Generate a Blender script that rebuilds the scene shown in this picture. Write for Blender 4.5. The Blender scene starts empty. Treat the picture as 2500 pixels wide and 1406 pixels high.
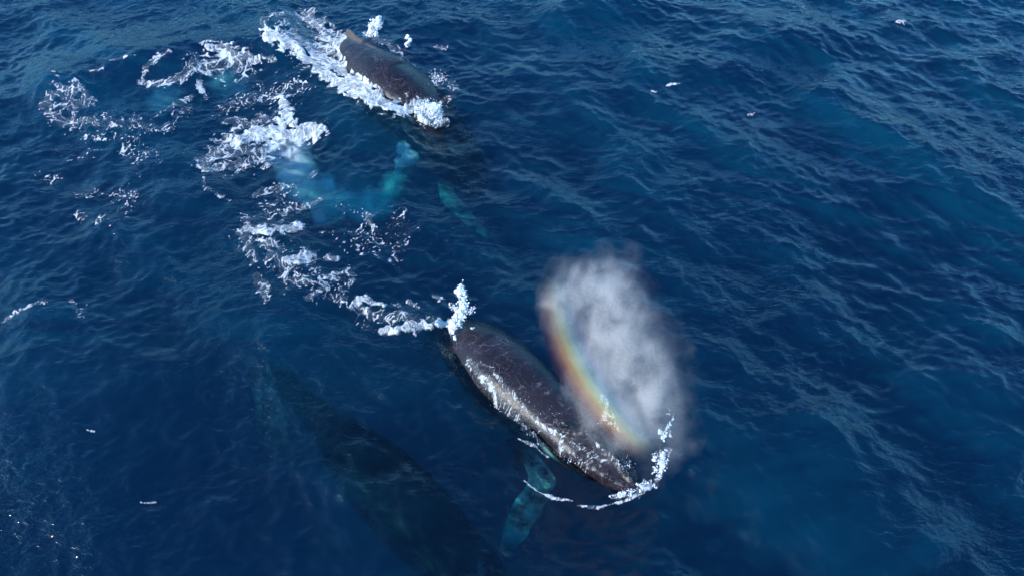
import bpy, bmesh, math, random
import numpy as np
from mathutils import Vector, Matrix
from mathutils.bvhtree import BVHTree

R = math.radians
sc = bpy.context.scene
random.seed(7)

# ------------------------------------------------------------------ camera
CAM_H, PITCH, HFOV = 22.0, 48.0, 65.0
PW, PH = 2500.0, 1406.0                      # photograph size, used to measure places on the water
F = PW / 2 / math.tan(R(HFOV / 2))
cd = bpy.data.cameras.new('camera')
cd.sensor_width = 36
cd.lens = 18 / math.tan(R(HFOV / 2))
cd.clip_start = 0.1
cd.clip_end = 12000
cam = bpy.data.objects.new('camera', cd)
sc.collection.objects.link(cam)
cam.location = (0, 0, CAM_H)
cam.rotation_euler = (R(90 - PITCH), 0, 0)
sc.camera = cam

# ------------------------------------------------------------------ world + sun
SUN_EL, SUN_AZ = 33.0, 238.0                 # azimuth clockwise from +Y (north); sun behind and left of the drone
w = bpy.data.worlds.new("World")
sc.world = w
w.use_nodes = True
nt = w.node_tree
bg = nt.nodes['Background']
sky = nt.nodes.new('ShaderNodeTexSky')
sky.sky_type = 'NISHITA'
sky.sun_disc = False
sky.sun_elevation = R(SUN_EL)
sky.sun_rotation = R(SUN_AZ)
sky.air_density = 1.3
sky.dust_density = 1.5
sky.ozone_density = 5.0
tint = nt.nodes.new('ShaderNodeMix'); tint.data_type = 'RGBA'; tint.blend_type = 'MULTIPLY'
tint.inputs[0].default_value = 1.0; tint.inputs[7].default_value = (0.52, 1.06, 1.44, 1)    # clear deep-blue sky over the open sea
nt.links.new(sky.outputs[0], tint.inputs[6])
nt.links.new(tint.outputs[2], bg.inputs[0])
bg.inputs[1].default_value = 0.15
sl = bpy.data.lights.new('sun', 'SUN')
sl.energy = 2.9
sl.angle = R(0.5)
sl.color = (1.0, 0.93, 0.85)
sun = bpy.data.objects.new('sun', sl)
sc.collection.objects.link(sun)
az, el = R(SUN_AZ), R(SUN_EL)
SUN = Vector((math.sin(az) * math.cos(el), math.cos(az) * math.cos(el), math.sin(el)))
sun.rotation_euler = SUN.to_track_quat('Z', 'Y').to_euler()
sun.location = SUN * 60

sc.view_settings.view_transform = 'Standard'
sc.view_settings.look = 'None'
sc.view_settings.gamma = 1
sc.view_settings.exposure = 0.9
sc.render.engine = 'CYCLES'
cy = sc.cycles
cy.use_denoising = True
cy.max_bounces = 8
cy.diffuse_bounces = 2
cy.glossy_bounces = 2
cy.transmission_bounces = 4
cy.volume_bounces = 3
cy.transparent_max_bounces = 16
cy.volume_step_rate = 1.0
cy.volume_max_steps = 96
cy.sample_clamp_indirect = 4.0
cy.caustics_reflective = False
cy.caustics_refractive = False

# ------------------------------------------------------------------ helpers
_s, _c = math.sin(R(PITCH)), math.cos(R(PITCH))
FWD = Vector((0, _c, -_s)); UP = Vector((0, _s, _c)); RIGHT = Vector((1, 0, 0))

def ray(px, py):
    return FWD + RIGHT * ((px - PW / 2) / F) - UP * ((py - PH / 2) / F)

def at(px, py, z=0.0):
    """the point at height z that stands at this place of the photograph"""
    d = ray(px, py)
    t = (z - CAM_H) / d.z
    return Vector((0, 0, CAM_H)) + d * t

def to_px(x, y, z=0.0):
    """inverse of at(), numpy arrays"""
    dz = z - CAM_H
    f = y * FWD.y + dz * FWD.z
    u = y * UP.y + dz * UP.z
    return PW / 2 + F * x / f, PH / 2 - F * u / f

def smooth(a, b, v):
    t = np.clip((v - a) / (b - a), 0, 1)
    return t * t * (3 - 2 * t)

def tag(o, label=None, cat=None, group=None, kind=None):
    if label: o['label'] = label
    if cat: o['category'] = cat
    if group: o['group'] = group
    if kind: o['kind'] = kind
    return o

def link(name, me, mat=None, parent=None):
    o = bpy.data.objects.new(name, me)
    sc.collection.objects.link(o)
    if mat: me.materials.append(mat)
    if parent: o.parent = parent
    return o

def np_mesh(name, V, Q, smooth_shade=True, attrs=None):
    me = bpy.data.meshes.new(name)
    V = np.asarray(V, dtype=np.float32); Q = np.asarray(Q, dtype=np.int32)
    n, k = Q.shape
    me.vertices.add(len(V)); me.vertices.foreach_set('co', V.ravel())
    me.loops.add(n * k); me.loops.foreach_set('vertex_index', Q.ravel())
    me.polygons.add(n)
    me.polygons.foreach_set('loop_start', np.arange(0, n * k, k, dtype=np.int32))
    me.polygons.foreach_set('loop_total', np.full(n, k, dtype=np.int32))
    me.update(calc_edges=True)
    if smooth_shade: me.polygons.foreach_set('use_smooth', np.ones(n, dtype=bool))
    for an, av in (attrs or {}).items():
        a = me.attributes.new(an, 'FLOAT', 'POINT'); a.data.foreach_set('value', np.asarray(av, dtype=np.float32))
    me.validate()
    return me

class Tile:
    """a periodic random field sampled bilinearly"""
    def __init__(s, size, *fields):
        s.size = size; s.f = fields; s.n = fields[0].shape[0]
    def __call__(s, x, y):
        n = s.n
        u = (np.asarray(x) / s.size * n) % n; v = (np.asarray(y) / s.size * n) % n
        i = np.floor(u).astype(int); j = np.floor(v).astype(int)
        a = u - i; b = v - j
        i %= n; j %= n; i1 = (i + 1) % n; j1 = (j + 1) % n
        r = [f[j, i] * (1 - a) * (1 - b) + f[j, i1] * a * (1 - b) + f[j1, i] * (1 - a) * b + f[j1, i1] * a * b for f in s.f]
        return r[0] if len(r) == 1 else r

def band_noise(size, n, lam, seed, width=0.45):
    rng = np.random.default_rng(seed)
    k = np.fft.fftfreq(n, d=size / n)
    kx, ky = np.meshgrid(k, k)
    kk = np.hypot(kx, ky) + 1e-9
    A = np.exp(-(np.log(kk * lam) / width) ** 2 / 2) / kk
    A[0, 0] = 0
    h = np.fft.ifft2(np.fft.fft2(rng.standard_normal((n, n))) * A).real
    return Tile(size, h / h.std())

# ------------------------------------------------------------------ the sea surface
TS, TN = 81.92, 1024
def make_ocean(seed=11):
    rng = np.random.default_rng(seed)
    k = np.fft.fftfreq(TN, d=TS / TN) * 2 * math.pi
    kx, ky = np.meshgrid(k, k)
    kk = np.hypot(kx, ky); kk[0, 0] = 1
    wd = math.radians(205)                    # waves run towards the camera and a little left
    cosw = (kx * math.cos(wd + math.pi/2*0) + ky * math.sin(wd)) / kk
    wd2 = math.radians(265)
    cos2 = (kx * math.cos(wd2) + ky * math.sin(wd2)) / kk
    def spec(lam_p, amp, dirf, pw=4.4, cut=0.16):
        kp = 2 * math.pi / lam_p
        P = np.exp(-1.25 * (kp / kk) ** 2) * kk ** -pw * dirf * np.exp(-(kk * cut / (2 * math.pi)) ** 2)
        P[0, 0] = 0
        return amp * np.sqrt(P)
    def unit(a): return a / math.sqrt((a ** 2).sum())
    A = unit(spec(12.0, 1.0, 0.10 + cosw ** 4, 5.2)) + 0.27 * unit(spec(3.6, 1.0, 0.35 + cos2 ** 2, 5.0)) + 0.075 * unit(spec(1.1, 1.0, 0.6 + 0.4 * cosw ** 2, 4.6))
    H = np.fft.fft2(rng.standard_normal((TN, TN))) * A
    h = np.fft.ifft2(H).real
    sd = h.std(); scale = 0.145 / sd
    dx = np.fft.ifft2(1j * kx / kk * H).real * scale
    dy = np.fft.ifft2(1j * ky / kk * H).real * scale
    return Tile(TS, h * scale, dx, dy)
OCEAN = make_ocean()

def make_ripples(seed=21):
    """wind ripples 0.3 to 1 m long, on top of the swell"""
    n, size = 1024, 40.96
    rng = np.random.default_rng(seed)
    k = np.fft.fftfreq(n, d=size / n) * 2 * math.pi
    kx, ky = np.meshgrid(k, k)
    kk = np.hypot(kx, ky); kk[0, 0] = 1
    out = []
    d1 = math.radians(228); d2 = math.radians(300)
    c1 = (kx * math.cos(d1) + ky * math.sin(d1)) / kk; c2 = (kx * math.cos(d2) + ky * math.sin(d2)) / kk
    A = (np.exp(-(np.log(kk * .62 / (2 * math.pi)) / .42) ** 2) * (.18 + c1 ** 4) + .7 * np.exp(-(np.log(kk * .40 / (2 * math.pi)) / .35) ** 2) * (.18 + c2 ** 4)) / kk
    A[0, 0] = 0
    H = np.fft.fft2(rng.standard_normal((n, n))) * A
    h = np.fft.ifft2(H).real; q = 1 / h.std()
    return Tile(size, h * q, np.fft.ifft2(1j * kx / kk * H).real * q, np.fft.ifft2(1j * ky / kk * H).real * q)
RIPPLE = make_ripples()
GUST = band_noise(81.92, 512, 9.0, 31, .6)

def dist_poly(px, py, pts):
    """distance in the plane to a polyline, and the side (left +)"""
    best = np.full(px.shape, 1e9); side = np.zeros(px.shape); prog = np.zeros(px.shape)
    n = len(pts) - 1
    if n == 0:
        return np.hypot(px - pts[0][0], py - pts[0][1]), side, prog
    for i in range(n):
        ax, ay = pts[i][:2]; bx, by = pts[i + 1][:2]
        ex, ey = bx - ax, by - ay
        l2 = ex * ex + ey * ey + 1e-9
        t = np.clip(((px - ax) * ex + (py - ay) * ey) / l2, 0, 1)
        qx, qy = px - ax - t * ex, py - ay - t * ey
        d = np.hypot(qx, qy)
        m = d < best
        best = np.where(m, d, best)
        side = np.where(m, np.sign(ex * qy - ey * qx), side)
        prog = np.where(m, (i + t) / n, prog)
    return best, side, prog

# swell crests as seen in the photograph: polyline on the water, height, width in front, width behind (m)
SWELLS = [
    ([(60, 250), (230, 195), (430, 150), (640, 120), (760, 90)], 0.65, 1.8, 3.2),
    ([(-60, 1010), (120, 940), (300, 900), (430, 850), (620, 790), (800, 800)], 0.30, 2.6, 3.0),
    ([(1500, 170), (1700, 190), (1900, 110), (2050, 60)], 0.45, 1.6, 3.0),
    ([(1980, 190), (2130, 290), (2330, 420), (2540, 520)], 0.5, 2.0, 2.6),
    ([(1960, 980), (2120, 1190), (2270, 1400)], 0.35, 1.4, 2.2),
    ([(2200, 900), (2380, 1010), (2540, 1110)], 0.4, 1.5, 2.5),
    ([(300, 600), (430, 500), (560, 430)], 0.25, 1.4, 2.0),
    ([(1150, 60), (1400, 30), (1600, -20)], 0.4, 1.6, 3.0),
]
SW = [([tuple(at(a, b)[:2]) for a, b in p], h, f, bk) for p, h, f, bk in SWELLS]

CALM = tuple(at(90, 1290)[:2]); SLICK = tuple(at(1480, 480)[:2])       # water flattened by the whales
def sea(x, y, fade=True):
    """displaced position of the sea surface for parameter point x, y"""
    x = np.asarray(x, dtype=float); y = np.asarray(y, dtype=float)
    h, dx, dy = OCEAN(x, y)
    r = np.hypot(x, y - 25)
    k = 1 - smooth(120, 600, r) * 0.97
    rh, rx, ry = RIPPLE(x, y)
    g = .0122 * (.50 + .50 * np.clip(GUST(x, y) * .8 + .25, -.85, 1.3)) * (1 - smooth(45, 80, r))
    g = g * (1 - .5 * np.exp(-((x - SLICK[0]) / 8.5) ** 2 - ((y - SLICK[1]) / 6.0) ** 2))
    h = h + g * rh; dx = dx + 1.3 * g * rx; dy = dy + 1.3 * g * ry
    cx, cyy = CALM
    calm = 1 - .5 * np.exp(-((x - cx) ** 2 + (y - cyy) ** 2) / 49.0)      # smoother water at the near left
    h, dx, dy = h * calm, dx * calm, dy * calm
    z = h * k
    for pts, hh, wf, wb in SW:
        m = (r < 90)
        d, s, pr = dist_poly(x, y, pts)
        wd = np.where(s > 0, wb, wf)
        bump = hh * np.exp(-(d / wd) ** 2) * smooth(0, .18, pr + .06) * smooth(0, .18, 1.06 - pr)
        z = z + np.where(m, bump, 0)
    CH = 0.55
    return x + CH * dx * k, y + CH * dy * k, z

def axis(lo, hi, step, far):
    core = np.arange(lo, hi + step / 2, step)
    g, s, p = [], step, 0
    while p < far:
        s *= 1.09; p += s; g.append(p)
    g = np.array(g)
    return np.concatenate([(lo - g)[::-1], core, hi + g])

def mat_new(name):
    m = bpy.data.materials.new(name); m.use_nodes = True
    nt = m.node_tree; nt.nodes.clear()
    out = nt.nodes.new('ShaderNodeOutputMaterial')
    return m, nt, out

def N(nt, t, **kw):
    n = nt.nodes.new(t)
    for k, v in kw.items():
        if k.startswith('i_'):
            key = k[2:]
            key = int(key) if key.isdigit() else key.replace('_', ' ')
            n.inputs[key].default_value = v
        else: setattr(n, k, v)
    return n

def math_n(nt, op, a, b=None, c=None, clamp=False):
    n = nt.nodes.new('ShaderNodeMath'); n.operation = op; n.use_clamp = clamp
    for i, v in enumerate((a, b, c)):
        if v is None: continue
        if isinstance(v, (int, float)): n.inputs[i].default_value = v
        else: nt.links.new(v, n.inputs[i])
    return n.outputs[0]

def water_material():
    m, nt, out = mat_new('sea_water')
    L = nt.links.new
    tc = N(nt, 'ShaderNodeTexCoord')
    mp = N(nt, 'ShaderNodeMapping'); mp.inputs['Rotation'].default_value = (0, 0, R(25)); mp.inputs['Scale'].default_value = (1.0, 1.9, 1.0)
    L(tc.outputs['Object'], mp.inputs['Vector'])
    n1 = N(nt, 'ShaderNodeTexNoise', i_Scale=2.6, i_Detail=3.0, i_Roughness=0.5, i_Distortion=0.7)
    L(mp.outputs[0], n1.inputs['Vector'])
    mp2 = N(nt, 'ShaderNodeMapping'); mp2.inputs['Rotation'].default_value = (0, 0, R(-38)); mp2.inputs['Scale'].default_value = (1.0, 1.8, 1.0)
    L(tc.outputs['Object'], mp2.inputs['Vector'])
    n2 = N(nt, 'ShaderNodeTexNoise', i_Scale=6.0, i_Detail=1.5, i_Roughness=0.5, i_Distortion=0.4)
    L(mp2.outputs[0], n2.inputs['Vector'])
    # gusts: calm and ruffled patches
    n3 = N(nt, 'ShaderNodeTexNoise', i_Scale=0.16, i_Detail=3.0, i_Roughness=0.55)
    L(tc.outputs['Object'], n3.inputs['Vector'])
    mr = N(nt, 'ShaderNodeMapRange'); mr.inputs[1].default_value = 0.38; mr.inputs[2].default_value = 0.64
    mr.inputs[3].default_value = 0.30; mr.inputs[4].default_value = 1.0
    L(n3.outputs[0], mr.inputs[0])
    s = math_n(nt, 'ADD', math_n(nt, 'MULTIPLY', n1.outputs[0], 1.0), math_n(nt, 'MULTIPLY', n2.outputs[0], 0.42))
    b = N(nt, 'ShaderNodeBump'); b.inputs['Distance'].default_value = 0.07
    L(s, b.inputs['Height']); L(mr.outputs[0], b.inputs['Strength'])
    fr = N(nt, 'ShaderNodeFresnel', i_IOR=1.33); L(b.outputs[0], fr.inputs['Normal'])
    gl = N(nt, 'ShaderNodeBsdfGlossy'); gl.inputs['Roughness'].default_value = 0.035
    gl.inputs['Color'].default_value = (1, 1, 1, 1)
    L(b.outputs[0], gl.inputs['Normal'])
    tr = N(nt, 'ShaderNodeBsdfTransparent')
    mx = N(nt, 'ShaderNodeMixShader')
    L(fr.outputs[0], mx.inputs[0]); L(tr.outputs[0], mx.inputs[1]); L(gl.outputs[0], mx.inputs[2])
    L(mx.outputs[0], out.inputs['Surface'])
    # the body of the water: red is absorbed first, blue scattered
    vc = N(nt, 'ShaderNodeVolumeCoefficients')
    vc.phase = 'ISOTROPIC' if False else vc.phase
    vc.inputs['Absorption Coefficients'].default_value = ABS
    vc.inputs['Scatter Coefficients'].default_value = SCA
    L(vc.outputs[0], out.inputs['Volume'])
    return m
ABS = (0.70, 0.115, 0.095)
SCA = (0.0005, 0.027, 0.051)

def build_water():
    X = axis(-42, 42, 0.08, 3500); Y = axis(-6, 68, 0.08, 3500)
    gx, gy = np.meshgrid(X, Y)
    x, y, z = sea(gx.ravel(), gy.ravel())
    nx, ny = len(X), len(Y)
    V = np.stack([x, y, z], 1)
    idx = np.arange(nx * ny).reshape(ny, nx)
    Q = np.stack([idx[:-1, :-1].ravel(), idx[:-1, 1:].ravel(), idx[1:, 1:].ravel(), idx[1:, :-1].ravel()], 1)
    # side walls and sea bed close the body of water
    rim = np.concatenate([idx[0, :], idx[1:, -1], idx[-1, -2::-1], idx[-2:0:-1, 0]])
    low = V[rim].copy(); low[:, 2] = -80
    o0 = len(V); V = np.concatenate([V, low, [[0, 0, -80.0]]])
    n = len(rim); a = np.arange(n); b = (a + 1) % n
    walls = np.stack([rim[a], o0 + a, o0 + b, rim[b]], 1)
    Q = np.concatenate([Q, walls])
    me = np_mesh('water', V, Q)
    bm = bmesh.new(); bm.from_mesh(me); bm.verts.ensure_lookup_table()
    c = bm.verts[o0 + n]
    for i in range(n):
        bm.faces.new((bm.verts[o0 + (i + 1) % n], bm.verts[o0 + i], c))
    bm.to_mesh(me); bm.free()
    o = link('water', me, water_material())
    tag(o, kind='structure')
    return o
build_water()

# ------------------------------------------------------------------ humpback whales
def skin_material(dark=1.0):
    m, nt, out = mat_new('whale_skin')
    L = nt.links.new
    tc = N(nt, 'ShaderNodeTexCoord')
    O = tc.outputs['Object']
    big = N(nt, 'ShaderNodeTexNoise', i_Scale=0.9, i_Detail=5.0, i_Roughness=0.6); L(O, big.inputs['Vector'])
    cr = N(nt, 'ShaderNodeValToRGB')
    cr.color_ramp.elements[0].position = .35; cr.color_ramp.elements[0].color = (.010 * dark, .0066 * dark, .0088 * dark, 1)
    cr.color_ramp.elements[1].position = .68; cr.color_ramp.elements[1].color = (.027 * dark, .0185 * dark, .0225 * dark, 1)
    L(big.outputs[0], cr.inputs[0])
    # fine pale scratches: three families of thin warped lines
    col = cr.outputs[0]
    for sc_, rot, th, warp in ((1.3, 20, .010, 1.2), (1.9, 75, .008, 1.6), (1.0, -35, .008, 2.0)):
        mp = N(nt, 'ShaderNodeMapping'); mp.inputs['Rotation'].default_value = (R(20), R(30), R(rot)); L(O, mp.inputs['Vector'])
        nz = N(nt, 'ShaderNodeTexNoise', i_Scale=sc_, i_Detail=1.5, i_Distortion=warp); L(mp.outputs[0], nz.inputs['Vector'])
        d = math_n(nt, 'ABSOLUTE', math_n(nt, 'SUBTRACT', nz.outputs[0], 0.5))
        ln = math_n(nt, 'SUBTRACT', 1.0, math_n(nt, 'DIVIDE', d, th), clamp=True)
        mk = N(nt, 'ShaderNodeTexNoise', i_Scale=1.3, i_Detail=2.0); 
        mp2 = N(nt, 'ShaderNodeMapping'); mp2.inputs['Location'].default_value = (rot, 3, 1); L(O, mp2.inputs['Vector']); L(mp2.outputs[0], mk.inputs['Vector'])
        ms = math_n(nt, 'MULTIPLY', math_n(nt, 'SUBTRACT', mk.outputs[0], 0.46), 5.0, clamp=True)
        f = math_n(nt, 'MULTIPLY', math_n(nt, 'MULTIPLY', ln, ms), 0.75)
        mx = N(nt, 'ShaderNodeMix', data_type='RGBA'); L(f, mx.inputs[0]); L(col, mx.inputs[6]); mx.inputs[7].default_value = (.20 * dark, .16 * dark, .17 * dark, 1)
        col = mx.outputs[2]
    # pale flippers and throat
    at_ = N(nt, 'ShaderNodeAttribute'); at_.attribute_name = 'pale'
    pn = N(nt, 'ShaderNodeTexNoise', i_Scale=1.7, i_Detail=6.0, i_Roughness=.65); L(O, pn.inputs['Vector'])
    pf = math_n(nt, 'MULTIPLY', at_.outputs['Fac'], math_n(nt, 'MULTIPLY', math_n(nt, 'SUBTRACT', pn.outputs[0], 0.31), 3.6, clamp=True))
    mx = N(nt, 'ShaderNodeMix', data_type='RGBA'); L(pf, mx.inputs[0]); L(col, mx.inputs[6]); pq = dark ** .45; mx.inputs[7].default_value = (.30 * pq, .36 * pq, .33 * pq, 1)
    # brown weathered fin edge
    br = N(nt, 'ShaderNodeAttribute'); br.attribute_name = 'fin'
    mb = N(nt, 'ShaderNodeMix', data_type='RGBA'); L(math_n(nt, 'MULTIPLY', br.outputs['Fac'], 0.8), mb.inputs[0]); L(mx.outputs[2], mb.inputs[6]); mb.inputs[7].default_value = (.11, .075, .06, 1)
    p = N(nt, 'ShaderNodeBsdfPrincipled'); L(mb.outputs[2], p.inputs['Base Color'])
    rn = N(nt, 'ShaderNodeTexNoise', i_Scale=9.0, i_Detail=4.0); L(O, rn.inputs['Vector'])
    L(math_n(nt, 'ADD', math_n(nt, 'MULTIPLY', rn.outputs[0], .26), .12), p.inputs['Roughness'])
    p.inputs['IOR'].default_value = 1.4
    # wet skin shines only in air: under water its refractive index is close to the water's
    ge = N(nt, 'ShaderNodeNewGeometry'); sz = N(nt, 'ShaderNodeSeparateXYZ'); L(ge.outputs['Position'], sz.inputs[0])
    wet = N(nt, 'ShaderNodeMapRange'); wet.inputs[1].default_value = -.35; wet.inputs[2].default_value = .05; wet.inputs[3].default_value = .04; wet.inputs[4].default_value = .42
    L(sz.outputs[2], wet.inputs[0]); L(wet.outputs[0], p.inputs['Specular IOR Level'])
    fb = N(nt, 'ShaderNodeTexNoise', i_Scale=22.0, i_Detail=4.0, i_Roughness=.7); L(O, fb.inputs['Vector'])
    b = N(nt, 'ShaderNodeBump'); b.inputs['Distance'].default_value = .02; b.inputs['Strength'].default_value = .5
    mb_ = N(nt, 'ShaderNodeTexNoise', i_Scale=3.2, i_Detail=3.0); L(O, mb_.inputs['Vector'])
    # clinging water beads
    vo = N(nt, 'ShaderNodeTexVoronoi', i_Scale=26.0); L(O, vo.inputs['Vector'])
    bd = math_n(nt, 'MULTIPLY', math_n(nt, 'SUBTRACT', .22, vo.outputs['Distance'], clamp=True), 7.0)
    L(math_n(nt, 'ADD', math_n(nt, 'ADD', fb.outputs[0], math_n(nt, 'MULTIPLY', mb_.outputs[0], 2.6)), bd), b.inputs['Height']); L(b.outputs[0], p.inputs['Normal'])
    L(p.outputs[0], out.inputs['Surface'])
    return m
SKIN = skin_material(); SKIN_SHADED = skin_material(.12)  # second copy: underwater dimness of the sunken whale put into its skin colour

# s along the body, half width, height above the spine, depth below it (for a 13 m whale)
SECT = [(0.0, .04, .04, .05), (.012, .32, .15, .22), (.03, .52, .23, .38), (.06, .72, .31, .55), (.10, .88, .40, .76),
        (.14, 1.0, .52, .92), (.17, 1.08, .64, 1.02), (.20, 1.14, .72, 1.1), (.25, 1.18, .80, 1.22), (.32, 1.34, 1.0, 1.32),
        (.40, 1.42, 1.12, 1.34), (.48, 1.33, 1.10, 1.24), (.56, 1.06, .95, 1.04), (.64, .70, .72, .82), (.72, .48, .54, .62),
        (.80, .48, .55, .50), (.87, .32, .38, .38), (.93, .21, .24, .26), (.97, .14, .14, .15), (1.0, .05, .05, .05)]

def catmull(P, n):
    P = [np.array(p, dtype=float) for p in P]
    P = [2 * P[0] - P[1]] + P + [2 * P[-1] - P[-2]]
    out = []
    for i in range(1, len(P) - 2):
        for t in np.linspace(0, 1, n, endpoint=False):
            a, b, c, d = P[i - 1:i + 3]
            out.append(.5 * (2 * b + (c - a) * t + (2 * a - 5 * b + 4 * c - d) * t * t + (3 * b - a - 3 * c + d) * t ** 3))
    out.append(P[-2])
    return np.array(out)

def resample(P, n):
    d = np.concatenate([[0], np.cumsum(np.linalg.norm(np.diff(P[:, :3], axis=0), axis=1))])
    u = np.linspace(0, d[-1], n)
    return np.stack([np.interp(u, d, P[:, i]) for i in range(P.shape[1])], 1), d[-1]

def loft(bm, rings, closed_ends=True):
    vs = [[bm.verts.new(p) for p in r] for r in rings]
    n = len(rings[0])
    for a, b in zip(vs[:-1], vs[1:]):
        for i in range(n):
            bm.faces.new((a[i], a[(i + 1) % n], b[(i + 1) % n], b[i]))
    if closed_ends:
        bm.faces.new(list(reversed(vs[0]))); bm.faces.new(vs[-1])

def fin_rings(pts, widths, thick, chord_dir, normal_dir, knobs=0.0, m=18):
    """a flattened fin along pts; chord_dir is its width direction"""
    rings = []
    P = catmull(pts, 10); P, Ln = resample(P, 46)
    for i, p in enumerate(P):
        t = i / 45
        wv = np.interp(t, np.linspace(0, 1, len(widths)), widths)
        th = thick * (1 - .6 * t)
        k = 1 + knobs * (math.sin(t * 42) * .5 + .5 * math.sin(t * 23 + 1)) * (.4 + t)
        r = []
        for j in range(m):
            a = 2 * math.pi * j / m
            ca, sa = math.cos(a), math.sin(a)
            cx = ca * wv * (k if ca > 0 else 1)
            r.append(Vector(p) + Vector(chord_dir) * cx + Vector(normal_dir) * (sa * th * (1 - .35 * ca * 0)))
        rings.append(r)
    return rings, P

def build_whale(name, spine, roll, flippers, label, dorsal=True, dorsal_h=.34, fluke=True, girth=1.0, skin=None):
    """spine: (x, y, z) points from snout to tail in the world; roll: degrees at those points"""
    SP = catmull([list(p) + [r] for p, r in zip(spine, roll)], 24)
    S, length = resample(SP, 240)
    base = Vector((*S[80][:2], 0.0))
    k = length / 13.0
    print(name, 'length %.1f' % length, ['%.2f' % (np.argmin(np.linalg.norm(S[:, :3] - np.array(p), axis=1)) / 239) for p in spine])
    root = bpy.data.objects.new(name, None); sc.collection.objects.link(root)
    root.location = base
    bm = bmesh.new()
    sect = np.array(SECT)
    frames = []
    T = np.gradient(S[:, :3], axis=0); T /= np.linalg.norm(T, axis=1)[:, None]
    for i in range(240):
        t = Vector(T[i]); up = Vector((0, 0, 1)); side = t.cross(up).normalized(); upv = side.cross(t).normalized()
        q = Matrix.Rotation(R(S[i, 3]), 3, t)
        frames.append((Vector(S[i, :3]), t, q @ side, q @ upv))
    def frame(s):
        return frames[int(round(np.clip(s, 0, 1) * 239))]
    def surf(s, a, off=0.0):
        """point on the skin; a = 0 on the ridge, +90 on the side axis"""
        c, t, sd, up = frame(s)
        w_, h_, d_ = [np.interp(s, sect[:, 0], sect[:, j]) * k for j in (1, 2, 3)]
        w_ *= girth; h_ *= girth
        ca, sa = math.cos(a), math.sin(a)
        keel = 1.0
        e = .86
        x = math.copysign(abs(sa) ** e, sa) * w_
        if ca > 0:
            z = abs(ca) ** (.9 if s < .2 else 1.0) * h_
            if s > .45: z += h_ * .07 * math.exp(-(a if a < math.pi else a - 2 * math.pi) ** 2 * 14)
            if s < .17: z += .10 * k * math.exp(-(a if a < math.pi else a - 2 * math.pi) ** 2 * 30)
        else: z = -abs(ca) ** .8 * d_
        return c + sd * (x + math.copysign(off * abs(sa), sa)) + up * (z + off * ca)
    NR, M = 130, 56
    rings = []
    for i in range(NR):
        u = i / (NR - 1); s = u ** 1.25
        rings.append([surf(s, 2 * math.pi * j / M) for j in range(M)])
    loft(bm, rings)
    # rostrum tubercles in three rows, and a splash guard in front of the blowholes
    rnd = random.Random(5)
    def lump(p, r, q=1.0):
        mt = Matrix.Translation(p) @ Matrix.Diagonal((r, r, r * q, 1))
        bmesh.ops.create_icosphere(bm, subdivisions=2, radius=1, matrix=mt)
    for row in (-62, -38, -3, 3, 38, 62):
        for j in range(7):
            s = .015 + j * .019 + rnd.uniform(-.004, .004)
            lump(surf(s, R(row + rnd.uniform(-5, 5)) % (2 * math.pi)), rnd.uniform(.035, .06) * k)
    for j in range(-7, 8):
        a = j / 7
        s = .150 + .030 * a * a
        p = surf(s, R(30 * a) % (2 * math.pi))
        lump(p, (.19 - .07 * abs(a)) * k, .9)
    for sg in (-1, 1):
        for j in range(6):
            lump(surf(.156 + j * .008, R(sg * (10 + 1.2 * j)) % (2 * math.pi)), .07 * k, .8)
    # dorsal fin: low, hooked, on a hump
    FINP = []
    if dorsal:
        for i in range(34):
            u = i / 33
            s = .615 + u * .085
            hgt = dorsal_h * k * (math.sin(math.pi * min(1, u * .62)) ** 1.6 if u < .8 else math.sin(math.pi * .8 * .62) ** 1.6 * (1 - ((u - .8) / .2) ** 1.5))
            c0 = surf(s, 0.0); _, t, sd, up = frame(s)
            back = t * (.22 * k * max(0, hgt / (dorsal_h * k)) ** 2)
            for q in range(4):
                f = q / 3
                lump(c0 + up * hgt * f + back * f, (.11 - .055 * f) * k, 1)
            FINP.append(c0 + up * hgt * .8 + back)
    # flukes
    if fluke:
        c, t, sd, up = frame(.965)
        for sg in (-1, 1):
            pts = [c - t * .1 * k, c + sd * sg * .7 * k + t * .12 * k, c + sd * sg * 1.4 * k + t * .38 * k, c + sd * sg * 2.0 * k + t * .85 * k]
            rg, _ = fin_rings([list(p) for p in pts], [.42 * k, .5 * k, .36 * k, .07 * k], .07 * k, t, up)
            loft(bm, rg)
    pale_pts = []
    for root_s, root_a, path, widths, chord in flippers:
        p0 = surf(root_s, R(root_a) % (2 * math.pi), -.35)
        pts = [list(p0)] + [list(p) for p in path]
        d = (Vector(pts[-1]) - Vector(pts[0])).normalized()
        ch = Vector(chord); ch = (ch - d * ch.dot(d)).normalized()
        rg, P = fin_rings(pts, [w_ * k for w_ in widths], .10 * k, ch, d.cross(ch), knobs=.10)
        loft(bm, rg)
        pale_pts.append((P, max(widths) * k * 1.25, Vector(p0)))
    for v in bm.verts: v.co -= base
    bmesh.ops.recalc_face_normals(bm, faces=bm.faces[:])
    me = bpy.data.meshes.new('body'); bm.to_mesh(me); bm.free()
    body = link('body', me, SKIN, root)
    md = body.modifiers.new('r', 'REMESH'); md.mode = 'VOXEL'; md.voxel_size = .035; md.use_smooth_shade = True
    ms = body.modifiers.new('s', 'SMOOTH'); ms.iterations = 4; ms.factor = .5
    dg = bpy.context.evaluated_depsgraph_get()
    me2 = bpy.data.meshes.new_from_object(body.evaluated_get(dg))
    body.modifiers.clear(); body.data = me2
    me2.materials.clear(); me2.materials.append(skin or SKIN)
    n = len(me2.vertices); co = np.empty(n * 3, dtype=np.float32); me2.vertices.foreach_get('co', co)
    co = co.reshape(-1, 3) + np.array(base)
    pale = np.zeros(n); fin = np.zeros(n)
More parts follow.
